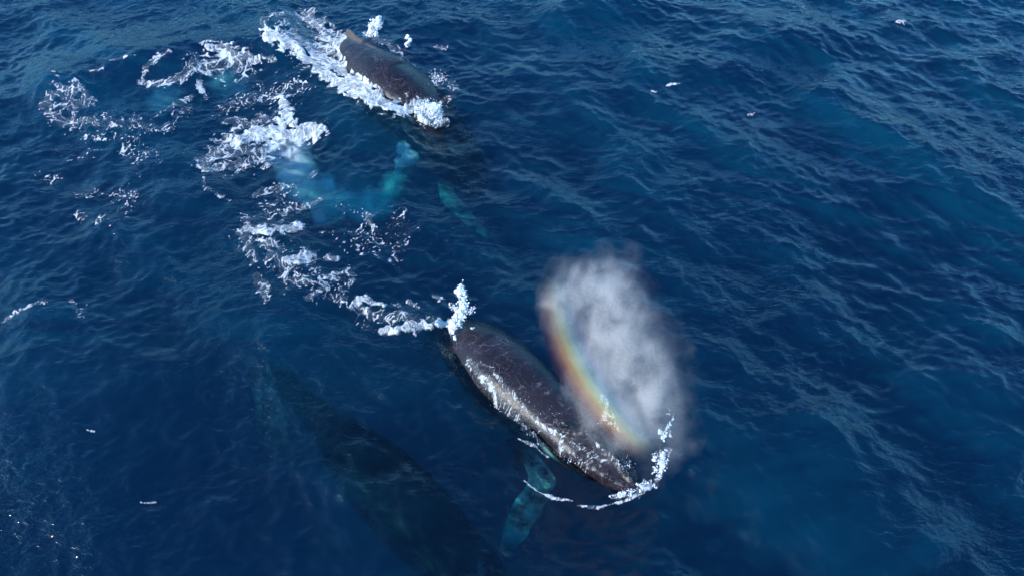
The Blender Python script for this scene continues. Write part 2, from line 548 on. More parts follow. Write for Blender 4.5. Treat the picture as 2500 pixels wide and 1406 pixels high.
    for P, w_, p0 in pale_pts:
        Q = np.array(P[6:])
        near = np.where(np.linalg.norm(co - Q.mean(0), axis=1) < 4.5)[0]
        d = np.full(len(near), 1e9); tt = np.zeros(len(near))
        for i, q in enumerate(Q):
            dd = np.linalg.norm(co[near] - q, axis=1); mm = dd < d; d[mm] = dd[mm]; tt[mm] = i / len(Q)
        pale[near] = np.maximum(pale[near], (1 - smooth(w_ * .9, w_ * 1.15, d)) * smooth(0, .12, tt))
    for q in FINP:
        d = np.linalg.norm(co - np.array(q), axis=1)
        fin = np.maximum(fin, 1 - smooth(.1 * k, .34 * k, d))
    for an, av in (('pale', pale), ('fin', fin)):
        a = me2.attributes.new(an, 'FLOAT', 'POINT'); a.data.foreach_set('value', av.astype(np.float32))
    # blowholes: two slits that converge forward
    bmh = bmesh.new()
    dark, ntd, outd = mat_new('blowhole_dark')
    pd = N(ntd, 'ShaderNodeBsdfPrincipled'); pd.inputs['Base Color'].default_value = (.006, .005, .006, 1); pd.inputs['Roughness'].default_value = .3
    ntd.links.new(pd.outputs[0], outd.inputs['Surface'])
    for sg in (-1, 1):
        bb = bmesh.new()
        rg = []
        for i in range(14):
            u = i / 13
            s = .163 + u * .034; a = sg * (4 + 13 * u)
            c0 = surf(s, R(a) % (2 * math.pi), .02); _, t, sd, up = frame(s)
            wv = .13 * k * math.sin(math.pi * (u * .96 + .02)) ** .7
            rg.append([c0 + sd * math.cos(q) * wv + up * math.sin(q) * .035 - base for q in np.linspace(0, 2 * math.pi, 10, endpoint=False)])
        loft(bb, rg)
        mb = bpy.data.meshes.new('blowhole'); bb.to_mesh(mb); bb.free()
        for p in mb.polygons: p.use_smooth = True
        link('blowhole', mb, dark, root)
    tag(root, label, 'whale', 'humpback whales swimming together')
    print('top of body', max((v.co + base).z for v in me2.vertices), 'tail z', [round(x[2], 2) for x in S[::40]])
    bvh = BVHTree.FromPolygons([v.co + base for v in me2.vertices], [tuple(p.vertices) for p in me2.polygons])
    return root, bvh, surf, frame

def P3(px, py, z): return tuple(at(px, py, z))

# middle whale: head low on the right, back out of the water, tail sinking under the foam
WM = build_whale('humpback_whale',
    [P3(1552, 1194, -.08), P3(1482, 1122, -.24), P3(1395, 1048, -.38), P3(1305, 975, -.42), P3(1225, 905, -.42),
     P3(1160, 852, -.70), P3(1114, 828, -1.45), P3(1078, 825, -2.3), P3(1058, 845, -3.9), P3(1045, 870, -5.4), P3(1035, 890, -6.6)],
    [6, 6, 6, 6, 6, 6, 4, 0, 0, 0, 0],
    [(.27, -108, [P3(1322, 1165, -1.0), P3(1288, 1235, -1.6), P3(1258, 1300, -2.4), P3(1225, 1365, -3.3)], [.30, .36, .44, .40, .12], (1, .2, .15)),
     (.27, 112, [P3(1470, 1090, -2.9), P3(1480, 1110, -4.2), P3(1490, 1130, -5.2)], [.30, .36, .36, .30, .10], (.3, 1, 0))],
    'humpback whale at the surface blowing mist, its dark wet back and head showing', girth=.745)

# upper whale: hump arched out of the foam, head already under water, rolled on its side
WU = build_whale('humpback_whale',
    [P3(1165, 478, -2.0), P3(1140, 418, -1.75), P3(1098, 355, -1.5), P3(1045, 292, -1.15), P3(1000, 252, -.75), P3(955, 215, -.5), P3(905, 178, -.38),
     P3(862, 143, -.30), P3(835, 130, -.9), P3(815, 130, -1.9), P3(795, 135, -3.0)],
    [26, 26, 26, 24, 24, 24, 22, 20, 14, 8, 0],
    [(.24, -100, [P3(1000, 385, -2.0), P3(972, 440, -2.7), P3(950, 500, -3.4)], [.26, .30, .32, .24, .08], (1, .3, 0)),
     (.22, 160, [P3(1095, 475, -3.0), P3(1140, 530, -3.3), P3(1195, 585, -3.7)], [.28, .34, .36, .30, .10], (.6, 1, 0))],
    'humpback whale diving beside a band of white water, scratched arched back showing',
    dorsal_h=.27, girth=.97)

# third whale: wholly under water, a dark shape lower left
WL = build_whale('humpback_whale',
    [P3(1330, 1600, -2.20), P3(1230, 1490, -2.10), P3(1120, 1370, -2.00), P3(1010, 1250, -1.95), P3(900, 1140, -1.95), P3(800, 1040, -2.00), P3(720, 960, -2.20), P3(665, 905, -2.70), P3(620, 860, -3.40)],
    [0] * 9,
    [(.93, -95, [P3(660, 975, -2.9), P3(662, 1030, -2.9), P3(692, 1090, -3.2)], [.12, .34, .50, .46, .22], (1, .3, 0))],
    'humpback whale wholly under water, a long dark shape at the lower left', dorsal=False, fluke=False, skin=SKIN_SHADED, girth=.70)


# ------------------------------------------------------------------ foam on the sea
LACE1 = band_noise(40.96, 2048, 1.15, 1, .35); LACE2 = band_noise(40.96, 2048, 0.52, 2, .35); LACE3 = band_noise(20.48, 1024, 0.24, 3, .4)
WARPX = band_noise(40.96, 512, 3.0, 4, .5); WARPY = band_noise(40.96, 512, 3.0, 5, .5); BLOB = band_noise(40.96, 1024, 1.5, 6, .6)
FINE = band_noise(10.24, 1024, 0.09, 8, .6); MIDN = band_noise(20.48, 1024, 0.45, 9, .6)

def foam_pattern(x, y):
    """0..1, high along a web of filaments with open cells"""
    y = y * .68; x = x * .92
    wx = x + .22 * WARPX(x, y) + .04 * MIDN(x, y); wy = y + .22 * WARPY(x, y) + .04 * MIDN(y, x)
    l1 = np.exp(-(LACE1(wx, wy) / .20) ** 2)
    l2 = np.exp(-(LACE2(wx, wy) / .26) ** 2)
    l3 = np.exp(-(LACE3(wx, wy) / .40) ** 2)
    b = 1 / (1 + np.exp(-1.6 * BLOB(wx, wy)))
    v = .34 * l1 + .36 * l2 + .20 * l3 + .16 * b
    return v + .05 * FINE(x, y) + .05 * MIDN(x, y)
_rs = np.random.default_rng(2); _sx, _sy = _rs.uniform(-25, 25, 60000), _rs.uniform(0, 50, 60000)
def fleck_pattern(x, y):
    return .6 * LACE3(x * 1.3, y) + .45 * MIDN(x, y * .7) + .5 * BLOB(x, y * .7) + .55 * FINE(x * .8, y * .6)
_qf = np.quantile(fleck_pattern(_sx, _sy), np.linspace(0, 1, 401))
_q = np.quantile(foam_pattern(_sx, _sy), np.linspace(0, 1, 201))
def foam_rank(x, y):
    """the pattern with its values spread evenly over 0..1, so that density means covered share"""
    return np.interp(foam_pattern(x, y), _q, np.linspace(0, 1, 201))

def foam_material():
    m, nt, out = mat_new('foam')
    L = nt.links.new
    tc = N(nt, 'ShaderNodeTexCoord')
    a = N(nt, 'ShaderNodeAttribute'); a.attribute_name = 'foam'
    nz = N(nt, 'ShaderNodeTexNoise', i_Scale=13.0, i_Detail=7.0, i_Roughness=.78); L(tc.outputs['Object'], nz.inputs['Vector'])
    f = math_n(nt, 'ADD', a.outputs['Fac'], math_n(nt, 'MULTIPLY', math_n(nt, 'SUBTRACT', nz.outputs[0], .5), 1.1))
    al = N(nt, 'ShaderNodeMapRange', interpolation_type='SMOOTHSTEP'); al.inputs[1].default_value = .04; al.inputs[2].default_value = 1.25
    L(f, al.inputs[0])
    d = N(nt, 'ShaderNodeBsdfDiffuse'); d.inputs['Color'].default_value = (.55, .545, .54, 1)
    n2 = N(nt, 'ShaderNodeTexNoise', i_Scale=7.0, i_Detail=7.0, i_Roughness=.75); L(tc.outputs['Object'], n2.inputs['Vector'])
    b = N(nt, 'ShaderNodeBump'); b.inputs['Distance'].default_value = .045; b.inputs['Strength'].default_value = .8
    L(n2.outputs[0], b.inputs['Height']); L(b.outputs[0], d.inputs['Normal'])
    t = N(nt, 'ShaderNodeBsdfTransparent')
    mx = N(nt, 'ShaderNodeMixShader'); L(al.outputs[0], mx.inputs[0]); L(t.outputs[0], mx.inputs[1]); L(d.outputs[0], mx.inputs[2])
    L(mx.outputs[0], out.inputs['Surface'])
    return m
FOAM = foam_material()

def foam_patch(name, strokes, label, cat, over=None, relief=.10, climb=True, freq=1.0, cap=1.6, step=.022, kind=None, group=None, soft=1.0, ridge=True):
    """strokes: (points in photo pixels, half width in pixels, density). over: whales the wash also runs across"""
    allp = [at(a, b) for p, w_, d_ in strokes for a, b in p]
    mw = max(s_[1] for s_ in strokes) / 32
    x0, x1 = min(p.x for p in allp) - mw - .3, max(p.x for p in allp) + mw + .3
    y0, y1 = min(p.y for p in allp) - 1.6 * mw - .3, max(p.y for p in allp) + 1.6 * mw + .3
    X = np.arange(x0, x1, step); Y = np.arange(y0, y1, step)
    gx, gy = np.meshgrid(X, Y)
    px, py = to_px(gx, gy, 0.0)
    D = np.zeros(gx.shape)
    wob = 1 + .30 * MIDN(gx, gy) + .25 * BLOB(gx * 1.7, gy * 1.7)
    for pts, w_, d_ in strokes:
        xs = [p[0] for p in pts]; ys = [p[1] for p in pts]
        r = w_ * 2.2
        i0 = (px > min(xs) - r) & (px < max(xs) + r) & (py > min(ys) - r) & (py < max(ys) + r)
        if not i0.any(): continue
        d, _, pr = dist_poly(px[i0], py[i0], pts)
        taper = 1 - .35 * np.abs(2 * pr - 1) ** 2 if len(pts) > 1 else 1
        q = d / (w_ * taper * np.clip(wob[i0], .35, 1.8))
        v = d_ * (1 - smooth(.45 if d_ > .9 else .2, 1.25 * soft, q))
        D[i0] = np.maximum(D[i0], v)
    P = foam_rank(gx * freq, gy * freq)
    P2 = np.interp(fleck_pattern(gx * freq, gy * freq), _qf, np.linspace(0, 1, 401))
    mixw = 1 - smooth(.36, .64, D)
    P = P * (1 - .42 * mixw) + P2 * .42 * mixw
    cover = np.clip((D - .10) * .88, 0, .90)
    Fv = (P - (1 - cover) + .06 * mixw) * (1.8 + 3.2 * mixw) + .10
    Fv[D < .10] = 0
    Fv = np.maximum(Fv, .42 * smooth(.72, 1.15, D) + .20 * smooth(.30, .62, D))
    Fv = np.clip(Fv, 0, cap)
    keepv = Fv > .04
    kq = keepv[:-1, :-1] | keepv[1:, :-1] | keepv[:-1, 1:] | keepv[1:, 1:]
    sx, sy, sz = sea(gx.ravel(), gy.ravel())
    lift = smooth(.6, 1.25, D).ravel() * np.clip(.4 + .6 * Fv, 0, 1).ravel()
    sz = sz + .018 + relief * lift * (.7 + .16 * MIDN(gx.ravel(), gy.ravel()) + .03 * FINE(gx.ravel(), gy.ravel()) + .40 * BLOB(gx.ravel() * 1.5, gy.ravel() * 1.5))
    sz = np.maximum(sz, sea(gx.ravel(), gy.ravel())[2] + .015)
    idx = np.arange(gx.size).reshape(gx.shape)
    Q = np.stack([idx[:-1, :-1][kq], idx[:-1, 1:][kq], idx[1:, 1:][kq], idx[1:, :-1][kq]], 1)
    used = np.unique(Q)
    remap = np.full(gx.size, -1); remap[used] = np.arange(len(used))
    V = np.stack([sx, sy, sz], 1)[used]
    if over:
        gone = np.zeros(len(V), dtype=bool)
        for i in range(len(V)):
            for bv in over:
                h = bv.ray_cast(Vector((V[i][0], V[i][1], 6.0)), Vector((0, 0, -1)), 12)
                if h[0] is not None and h[0].z > V[i][2] - .02:
                    if not climb and h[0].z > V[i][2] + .16: gone[i] = True
                    V[i][2] = h[0].z + .014
        if gone.any():
            fq = remap[Q]; fq = fq[~gone[fq].any(axis=1)]
            Q = used[fq]
    me = np_mesh(name, V, remap[Q], attrs={'foam': Fv.ravel()[used]})
    o = link(name, me, FOAM)
    return tag(o, label, cat, group, kind)

foam_patch('white_water', [
    ([(655, 118), (700, 132), (765, 160), (800, 195), (850, 228), (900, 258), (950, 280), (995, 292)], 23, 1.25),
    ([(760, 140), (815, 165), (850, 200), (895, 235), (950, 272), (1000, 285)], 24, 1.25),
    ([(700, 112), (760, 125), (825, 125)], 26, .95), ([(790, 100), (835, 115), (830, 150)], 18, 1.1),
    ([(765, 28), (745, 45), (770, 60), (800, 85), (840, 95)], 20, .92), ([(640, 70), (690, 60), (745, 38)], 12, .72),
    ([(700, 88), (770, 90), (800, 100)], 30, .66), ([(636, 78), (660, 112)], 15, .78), ([(730, 60), (790, 60)], 26, .6)],
    'wide band of churned white water along the left flank of the diving whale', 'white water', relief=.045, over=[WU[1]], climb=False)
foam_patch('splash_foam', [([(1012, 272), (1040, 268), (1062, 285), (1040, 298)], 22, 1.3), ([(1040, 305), (1075, 303), (1100, 295)], 9, 1.0),
    ([(985, 292), (1010, 298)], 10, .8)],
    'round white burst of foam where the diving whale enters the water', 'foam', relief=.22, over=[WU[1]], climb=True)
foam_patch('thin_foam', [([(890, 88), (915, 100), (960, 122), (1000, 150), (1040, 182), (1078, 215)], 14, .62), ([(1050, 180), (1095, 190), (1115, 215), (1095, 245), (1070, 240)], 20, .50)],
    'thin flecked foam on the far side of the diving whale', 'foam', relief=.05)
foam_patch('lacy_foam', [([(515, 135), (565, 148), (625, 160)], 20, .92), ([(345, 215), (380, 218), (430, 208), (480, 190), (545, 160)], 12, .82),
    ([(352, 210), (362, 190), (390, 172), (430, 160)], 8, .74), ([(500, 185), (490, 215), (505, 240)], 12, .66), ([(470, 240), (430, 262), (390, 292)], 12, .6),
    ([(470, 178), (560, 168), (610, 170)], 30, .70), ([(640, 158), (668, 162)], 6, .8), ([(230, 200), (262, 196)], 4, .9), ([(280, 180), (345, 172)], 5, .55)],
    'lacy web of foam on the swell crest left of the white water', 'foam')
foam_patch('foam_streaks', [([(105, 268), (135, 258), (165, 245), (205, 236), (232, 262)], 17, .80), ([(140, 270), (215, 262)], 24, .66), ([(115, 285), (160, 300), (230, 305)], 20, .62), ([(130, 300), (240, 305), (330, 315), (425, 318)], 30, .50), ([(430, 290), (470, 262)], 16, .55),
    ([(150, 215), (165, 228)], 7, .8), ([(200, 340), (330, 345)], 18, .42)],
    'ragged foam streaks at the far left below the swell crest', 'foam')
foam_patch('foam_mass', [([(497, 410), (512, 388), (545, 352), (590, 328)], 32, .88), ([(540, 370), (590, 365), (640, 360)], 34, .78), ([(570, 345), (620, 322), (660, 318), (710, 318), (775, 322)], 24, 1.25), ([(655, 322), (700, 328), (755, 328)], 26, 1.25), ([(515, 405), (570, 398), (620, 385), (655, 388)], 30, .70), ([(505, 415), (535, 412)], 10, .95),
    ([(680, 238), (692, 255), (690, 285), (715, 305)], 20, 1.15), ([(545, 300), (570, 285), (600, 290)], 16, .6), ([(540, 262), (620, 240), (690, 222), (740, 215)], 40, .48), ([(500, 425), (503, 462), (560, 490)], 8, .58),
    ([(570, 310), (640, 285), (680, 290)], 18, .8)],
    'big curved mass of white foam between the lacy foam and the diving whale', 'foam', relief=.06)
foam_patch('scattered_flecks', [([(150, 365), (225, 392)], 42, .36), ([(300, 365), (390, 402)], 45, .38), ([(90, 430), (200, 440)], 18, .38), ([(185, 470), (330, 478), (285, 545), (190, 520)], 26, .42), ([(330, 420), (350, 440)], 18, .42)],
    'small scattered foam flecks on dark water at the left', 'foam', kind='stuff')
foam_patch('foam_trail', [([(618, 475), (640, 458), (720, 450)], 14, .66), ([(688, 545), (697, 515), (735, 500), (775, 488)], 17, .76), ([(750, 430), (762, 418)], 10, .8), ([(600, 560), (640, 572), (690, 566), (732, 556)], 19, 1.02),
    ([(600, 535), (592, 590), (615, 640)], 32, .60), ([(690, 644), (735, 642), (775, 630)], 18, 1.06), ([(640, 605), (690, 650), (700, 690)], 32, .72), ([(795, 632), (824, 636)], 10, .92), ([(620, 685), (640, 700), (648, 750)], 22, .66),
    ([(690, 690), (765, 708)], 24, .66), ([(800, 682), (838, 670)], 12, .92), ([(750, 745), (808, 712)], 12, .84), ([(856, 702), (870, 688)], 12, .92), ([(745, 700), (800, 706)], 12, .86), ([(840, 660), (870, 680)], 24, .56),
    ([(620, 560), (650, 620), (720, 670), (800, 700), (860, 730)], 75, .36), ([(700, 470), (660, 500), (620, 540)], 45, .40), ([(640, 600), (680, 615)], 16, .9), ([(810, 735), (850, 745)], 22, .5)],
    'broken foam trail of white clots running down toward the middle whale', 'foam', relief=.07)
foam_patch('loose_flecks', [([(895, 525), (912, 555)], 22, .62), ([(870, 590), (930, 580), (985, 560)], 55, .42), ([(960, 530), (1000, 560), (960, 630)], 34, .44), ([(800, 560), (850, 620)], 30, .32), ([(820, 510), (870, 520)], 14, .45)],
    'loose foam flecks on dark water right of the broken foam trail', 'foam', kind='stuff')
foam_patch('wake_foam', [([(862, 752), (895, 735), (942, 748)], 13, .98), ([(868, 785), (880, 768), (905, 765), (930, 778)], 8, .84), ([(998, 735), (1026, 748)], 9, .88), ([(955, 768), (1010, 768)], 10, .74),
    ([(930, 808), (965, 812), (1000, 803), (1050, 800), (1100, 782)], 14, 1.15), ([(880, 760), (960, 780), (1060, 785)], 30, .55), ([(975, 785), (1040, 790)], 13, .72), ([(960, 742), (985, 748)], 9, .8), ([(1062, 718), (1088, 722)], 7, .95), ([(880, 790), (910, 805)], 20, .46),
    ([(1108, 778), (1104, 800), (1108, 828)], 3.5, .9)],
    'foam wake behind the tail end of the middle whale', 'foam', relief=.14)
foam_patch('flank_wash', [([(1150, 890), (1200, 960), (1280, 1035), (1390, 1105)], 24, .28), ([(1148, 888), (1160, 912), (1185, 942), (1215, 978), (1250, 1012), (1290, 1045), (1330, 1075), (1380, 1105)], 14, .60),
    ([(1168, 900), (1205, 925), (1230, 960), (1265, 990), (1300, 1022), (1345, 1055), (1390, 1085)], 8, .52),
    ([(1390, 1085), (1420, 1100), (1465, 1135)], 12, .54), ([(1425, 1075), (1455, 1100), (1500, 1140), (1520, 1160)], 8, .46), ([(1350, 1085), (1400, 1118), (1450, 1150)], 10, .38),
    ([(1268, 1068), (1305, 1085), (1345, 1110)], 3.5, .95), ([(1462, 985), (1482, 1020), (1500, 1055)], 5, .66)],
    'foamy wash streaming along the near flank and head of the middle whale', 'foam', over=[WM[1]], relief=.02, step=.018, freq=1.7, cap=.95)
foam_patch('bow_wave', [([(1290, 1166), (1320, 1188), (1360, 1202), (1402, 1209)], 4.0, 1.0), ([(1415, 1219), (1470, 1226), (1530, 1212), (1560, 1198), (1592, 1182), (1612, 1158), (1618, 1130), (1628, 1105)], 8, .84),
    ([(1612, 1100), (1632, 1110)], 9, .85), ([(1625, 1060), (1630, 1078)], 4, .8)],
    'thin curved foam line round the snout of the middle whale', 'foam', relief=.07, step=.018, freq=1.7)
for nm, st, lb in (
    ('whitecap', [([(2188, 62), (2206, 60)], 9, 1.0)], 'lone small whitecap at the upper right'),
    ('whitecap', [([(1592, 232), (1603, 233)], 4, 1.0)], 'tiny whitecap, lower left one of the row near the top middle'),
    ('whitecap', [([(1628, 219), (1662, 214)], 3, 1.0)], 'tiny thin whitecap just right of the other tiny one near the top'),
    ('whitecap', [([(1830, 281), (1845, 276)], 4, 1.0)], 'tiny whitecap on the swell right of the top middle'),
    ('whitecap', [([(1062, 112), (1095, 112)], 7, .7)], 'small flecked whitecap right of the diving whale'),
    ('whitecap', [([(0, 788), (40, 772), (100, 750)], 7, .75), ([(100, 752), (130, 748)], 7, .55)], 'streaky whitecap at the left edge'),
    ('whitecap', [([(185, 735), (205, 765), (220, 740)], 14, .5)], 'cluster of faint flecks right of the streaky left edge whitecap'),
    ('whitecap', [([(352, 1218), (382, 1218)], 3, 1.0)], 'short bright fleck on dark water at the lower left'),
    ('whitecap', [([(225, 1050), (240, 1052)], 3, 1.0)], 'faint bright fleck above the short lower left one')):
    foam_patch(nm, st, lb, 'whitecap', step=.018, relief=.06, freq=1.6, group='small whitecaps and flecks')

# ------------------------------------------------------------------ spray jets: clouds of droplets thrown up by the whales
def droplet_material():
    m, nt, out = mat_new('spray')
    p = N(nt, 'ShaderNodeBsdfPrincipled'); p.inputs['Base Color'].default_value = (.85, .86, .88, 1); p.inputs['Roughness'].default_value = .35
    nt.links.new(p.outputs[0], out.inputs['Surface'])
    return m
SPRAY = droplet_material()
_ico = bmesh.new(); bmesh.ops.create_icosphere(_ico, subdivisions=1, radius=1)
ICO_V = np.array([v.co[:] for v in _ico.verts]); ICO_F = np.array([[v.index for v in f.verts] for f in _ico.faces]); _ico.free()
def spray(name, clusters, label, cat='spray', seed=1, kind=None):
    """clusters: (start, end, radius at start, radius at end, count, size)"""
    rng = np.random.default_rng(seed)
    C, S_ = [], []
    for a, b, r0, r1, n, sz in clusters:
        a = np.array(a); b = np.array(b)
        nb = max(4, n // 90)                       # droplets gather in ragged sheets
        t0 = rng.random(nb); cen = a + (b - a) * t0[:, None] + rng.normal(size=(nb, 3)) * (r0 + (r1 - r0) * t0)[:, None] * .62
        dirs = rng.normal(size=(nb, 3)) * .5 + (b - a) / (np.linalg.norm(b - a) + 1e-6)
        k = rng.integers(0, nb, n)
        p = cen[k] + dirs[k] * (rng.normal(size=n) * .30 * np.linalg.norm(b - a) * .5)[:, None] * .6 + rng.normal(size=(n, 3)) * (r0 + r1) * .13
        C.append(p); S_.append(sz * np.exp(rng.normal(size=n) * .55))
    C = np.concatenate(C); S_ = np.clip(np.concatenate(S_), .003, .07)
    ok = C[:, 2] > -.02
    C, S_ = C[ok], S_[ok]
    V = (C[:, None, :] + ICO_V[None] * S_[:, None, None] * rng.uniform(.6, 1.3, (len(C), 1, 3))).reshape(-1, 3)
    Fq = (ICO_F[None] + (np.arange(len(C)) * len(ICO_V))[:, None, None]).reshape(-1, 3)
    o = link(name, np_mesh(name, V, Fq), SPRAY)
    return tag(o, label, cat, None, kind)

spray('spray_jet', [(P3(1108, 792, .5), P3(1130, 745, .9), .12, .22, 1300, .012), (P3(1125, 770, .7), P3(1130, 715, 1.4), .20, .16, 1500, .011), (P3(1128, 720, 1.3), P3(1118, 690, 1.6), .10, .18, 500, .010),
    (P3(1105, 830, .1), P3(1106, 790, .5), .07, .10, 700, .014), (P3(1150, 802, .3), P3(1160, 806, .3), .05, .05, 300, .012)],
    'upright jet of spray at the tail end of the middle whale', seed=3)
spray('spray_jet', [(P3(900, 92, .2), P3(922, 62, .8), .22, .26, 1500, .016), (P3(920, 70, .8), P3(925, 45, 1.2), .22, .10, 500, .016)],
    'upright jet of spray beyond the dorsal fin of the diving whale', seed=4)
spray('spray_burst', [(P3(985, 110, .2), P3(1000, 95, .5), .12, .12, 420, .022)], 'small burst of spray right of the diving whale', seed=5)
spray('spray_burst', [(P3(1015, 275, .3), P3(1070, 270, .5), .35, .40, 1500, .014), (P3(1060, 215, .1), P3(1110, 215, .3), .5, .6, 260, .014)], 'fine spray over the round foam burst at the water entry', seed=6)
spray('spray_burst', [(P3(1610, 1150, .1), P3(1625, 1105, .4), .12, .20, 1000, .009), (P3(1620, 1075, .5), P3(1628, 1040, .8), .08, .12, 260, .010), (P3(1500, 1215, .05), P3(1600, 1175, .1), .10, .12, 900, .008)],
    'fine spray thrown up by the curved bow wave beside the snout', seed=7)
spray('spray_drops', [(P3(1630, 985, 1.6), P3(1640, 1030, 1.2), .02, .05, 60, .008), (P3(1618, 1065, .9), P3(1632, 1030, 1.1), .05, .07, 120, .009), (P3(1470, 960, 1.0), P3(1490, 1030, .9), .10, .14, 220, .007)],
    'loose bright drops around the edges of the mist', seed=9, kind='stuff')
spray('spray_drops', [(P3(1400, 1090, .5), P3(1520, 1150, .4), .30, .25, 160, .0055), (P3(1240, 930, .7), P3(1380, 1040, .6), .40, .45, 60, .005), (P3(1465, 990, .5), P3(1490, 1050, .5), .12, .14, 260, .008)],
    'bright water drops splashing over the head of the middle whale', seed=8, kind='stuff')

# ------------------------------------------------------------------ volumes: blow, rainbow, bubbles
def vol_mesh(name, blobs, pad=1.0):
    """one closed skin round a group of ellipsoidal blobs (centre, radii vectors as a 3x3 matrix of axes)"""
    bm = bmesh.new()
    for c, A, r in blobs:
        M = Matrix((A[0] * r[0] * pad, A[1] * r[1] * pad, A[2] * r[2] * pad)).transposed().to_4x4()
        M.translation = c
        bmesh.ops.create_icosphere(bm, subdivisions=3, radius=1, matrix=M)
    me = bpy.data.meshes.new(name); bm.to_mesh(me); bm.free()
    o = link(name, me)
    md = o.modifiers.new('r', 'REMESH'); md.mode = 'VOXEL'; md.voxel_size = .12
    dg = bpy.context.evaluated_depsgraph_get()
    me2 = bpy.data.meshes.new_from_object(o.evaluated_get(dg)); o.modifiers.clear(); o.data = me2; me2.name = name
    return o

def blob_density(nt, vec, blobs, falloff=1.6, warp=1.0, wscale=1.1):
    """sum of soft ellipsoidal puffs in the object's own space, their edges torn by a warp"""
    L = nt.links.new
    wn = N(nt, 'ShaderNodeTexNoise', i_Scale=wscale, i_Detail=3.0); L(vec, wn.inputs['Vector'])
    ws = N(nt, 'ShaderNodeVectorMath', operation='SUBTRACT'); L(wn.outputs['Color'], ws.inputs[0]); ws.inputs[1].default_value = (.5, .5, .5)
    wm = N(nt, 'ShaderNodeVectorMath', operation='SCALE'); L(ws.outputs[0], wm.inputs[0]); wm.inputs['Scale'].default_value = warp
    wa = N(nt, 'ShaderNodeVectorMath', operation='ADD'); L(vec, wa.inputs[0]); L(wm.outputs[0], wa.inputs[1]); vec = wa.outputs[0]
    tot = None
    for c, A, r, amp in blobs:
        sub = N(nt, 'ShaderNodeVectorMath', operation='SUBTRACT'); L(vec, sub.inputs[0]); sub.inputs[1].default_value = c
        sq = None
        for i in range(3):
            dt = N(nt, 'ShaderNodeVectorMath', operation='DOT_PRODUCT'); L(sub.outputs[0], dt.inputs[0]); dt.inputs[1].default_value = A[i] / r[i]
            q = math_n(nt, 'MULTIPLY', dt.outputs['Value'], dt.outputs['Value'])
            sq = q if sq is None else math_n(nt, 'ADD', sq, q)
        v = math_n(nt, 'SUBTRACT', 1.0, sq, clamp=True)
        v = math_n(nt, 'MULTIPLY', math_n(nt, 'POWER', v, falloff), amp)
        tot = v if tot is None else math_n(nt, 'ADD', tot, v)
    return tot

# the plume leans away from the blowhole; A = its own axes (across, along, through)
AX = (RIGHT.copy(), UP.copy(), -FWD.copy())
def rot_ax(deg):
    m = Matrix.Rotation(R(deg), 3, FWD)
    return (m @ RIGHT, m @ UP, -FWD)
def on_plane(px, py, depth):
    d = ray(px, py); return Vector((0, 0, CAM_H)) + d * depth      # depth along the view axis at which the plume stands
D0 = 22.6
ppm = F / D0
def puff(px, py, rx, ry, deg, amp, dd=0.0, rz=.9):
    return (on_plane(px, py, D0 + dd), rot_ax(deg), (rx * 1.12 / ppm, ry * 1.08 / ppm, rz), amp * 1.25)
BLOW = [puff(1445, 760, 120, 160, 8, .55, .2), puff(1490, 700, 115, 110, 0, .32, .3), puff(1495, 870, 100, 200, 16, .85, .15), puff(1570, 930, 110, 190, 12, .42, .3),
        puff(1550, 1000, 80, 150, 24, .70, .1, .8), puff(1620, 1010, 95, 170, 16, .30, .4, .8), puff(1380, 740, 70, 130, 12, .34, .1, .7), puff(1485, 950, 60, 190, 30, .22, .1, .6),
        puff(1655, 1080, 55, 110, 22, .20, .4, .6)]
zmin = [b[0].z for b in BLOW]
print('blow z', ['%.1f' % z for z in zmin])
bo = vol_mesh('blow_mist', [b[:3] for b in BLOW], 1.08)
m, nt, out = mat_new('blow_mist'); L = nt.links.new
tc = N(nt, 'ShaderNodeTexCoord')
den = blob_density(nt, tc.outputs['Object'], BLOW, 1.7, 1.9, .9)
mp = N(nt, 'ShaderNodeMapping'); mp.vector_type = 'TEXTURE'
mp.inputs['Rotation'].default_value = (R(-PITCH + 90), R(12), 0); mp.inputs['Scale'].default_value = (.45, .9, 1.9)
L(tc.outputs['Object'], mp.inputs['Vector'])
nz = N(nt, 'ShaderNodeTexNoise', i_Scale=1.15, i_Detail=8.0, i_Roughness=.58, i_Distortion=.9); L(mp.outputs[0], nz.inputs['Vector'])
nf = N(nt, 'ShaderNodeMapRange'); nf.inputs[1].default_value = .36; nf.inputs[2].default_value = .70; nf.inputs[3].default_value = .36; nf.inputs[4].default_value = 1.42; L(nz.outputs[0], nf.inputs[0])
gr = N(nt, 'ShaderNodeTexNoise', i_Scale=16.0, i_Detail=2.0); L(tc.outputs['Object'], gr.inputs['Vector'])
dn = math_n(nt, 'MULTIPLY', math_n(nt, 'MULTIPLY', den, nf.outputs[0]), math_n(nt, 'MULTIPLY', math_n(nt, 'SUBTRACT', gr.outputs[0], .2), 3.1))
pv = N(nt, 'ShaderNodeVolumePrincipled'); pv.inputs['Color'].default_value = (.91, .80, .73, 1); pv.inputs['Anisotropy'].default_value = 0.0
L(dn, pv.inputs['Density']); L(pv.outputs[0], out.inputs['Volume'])
bo.data.materials.clear(); bo.data.materials.append(m)
tag(bo, 'tall pale cloud of mist blown up by the middle whale', 'blow', kind='stuff')

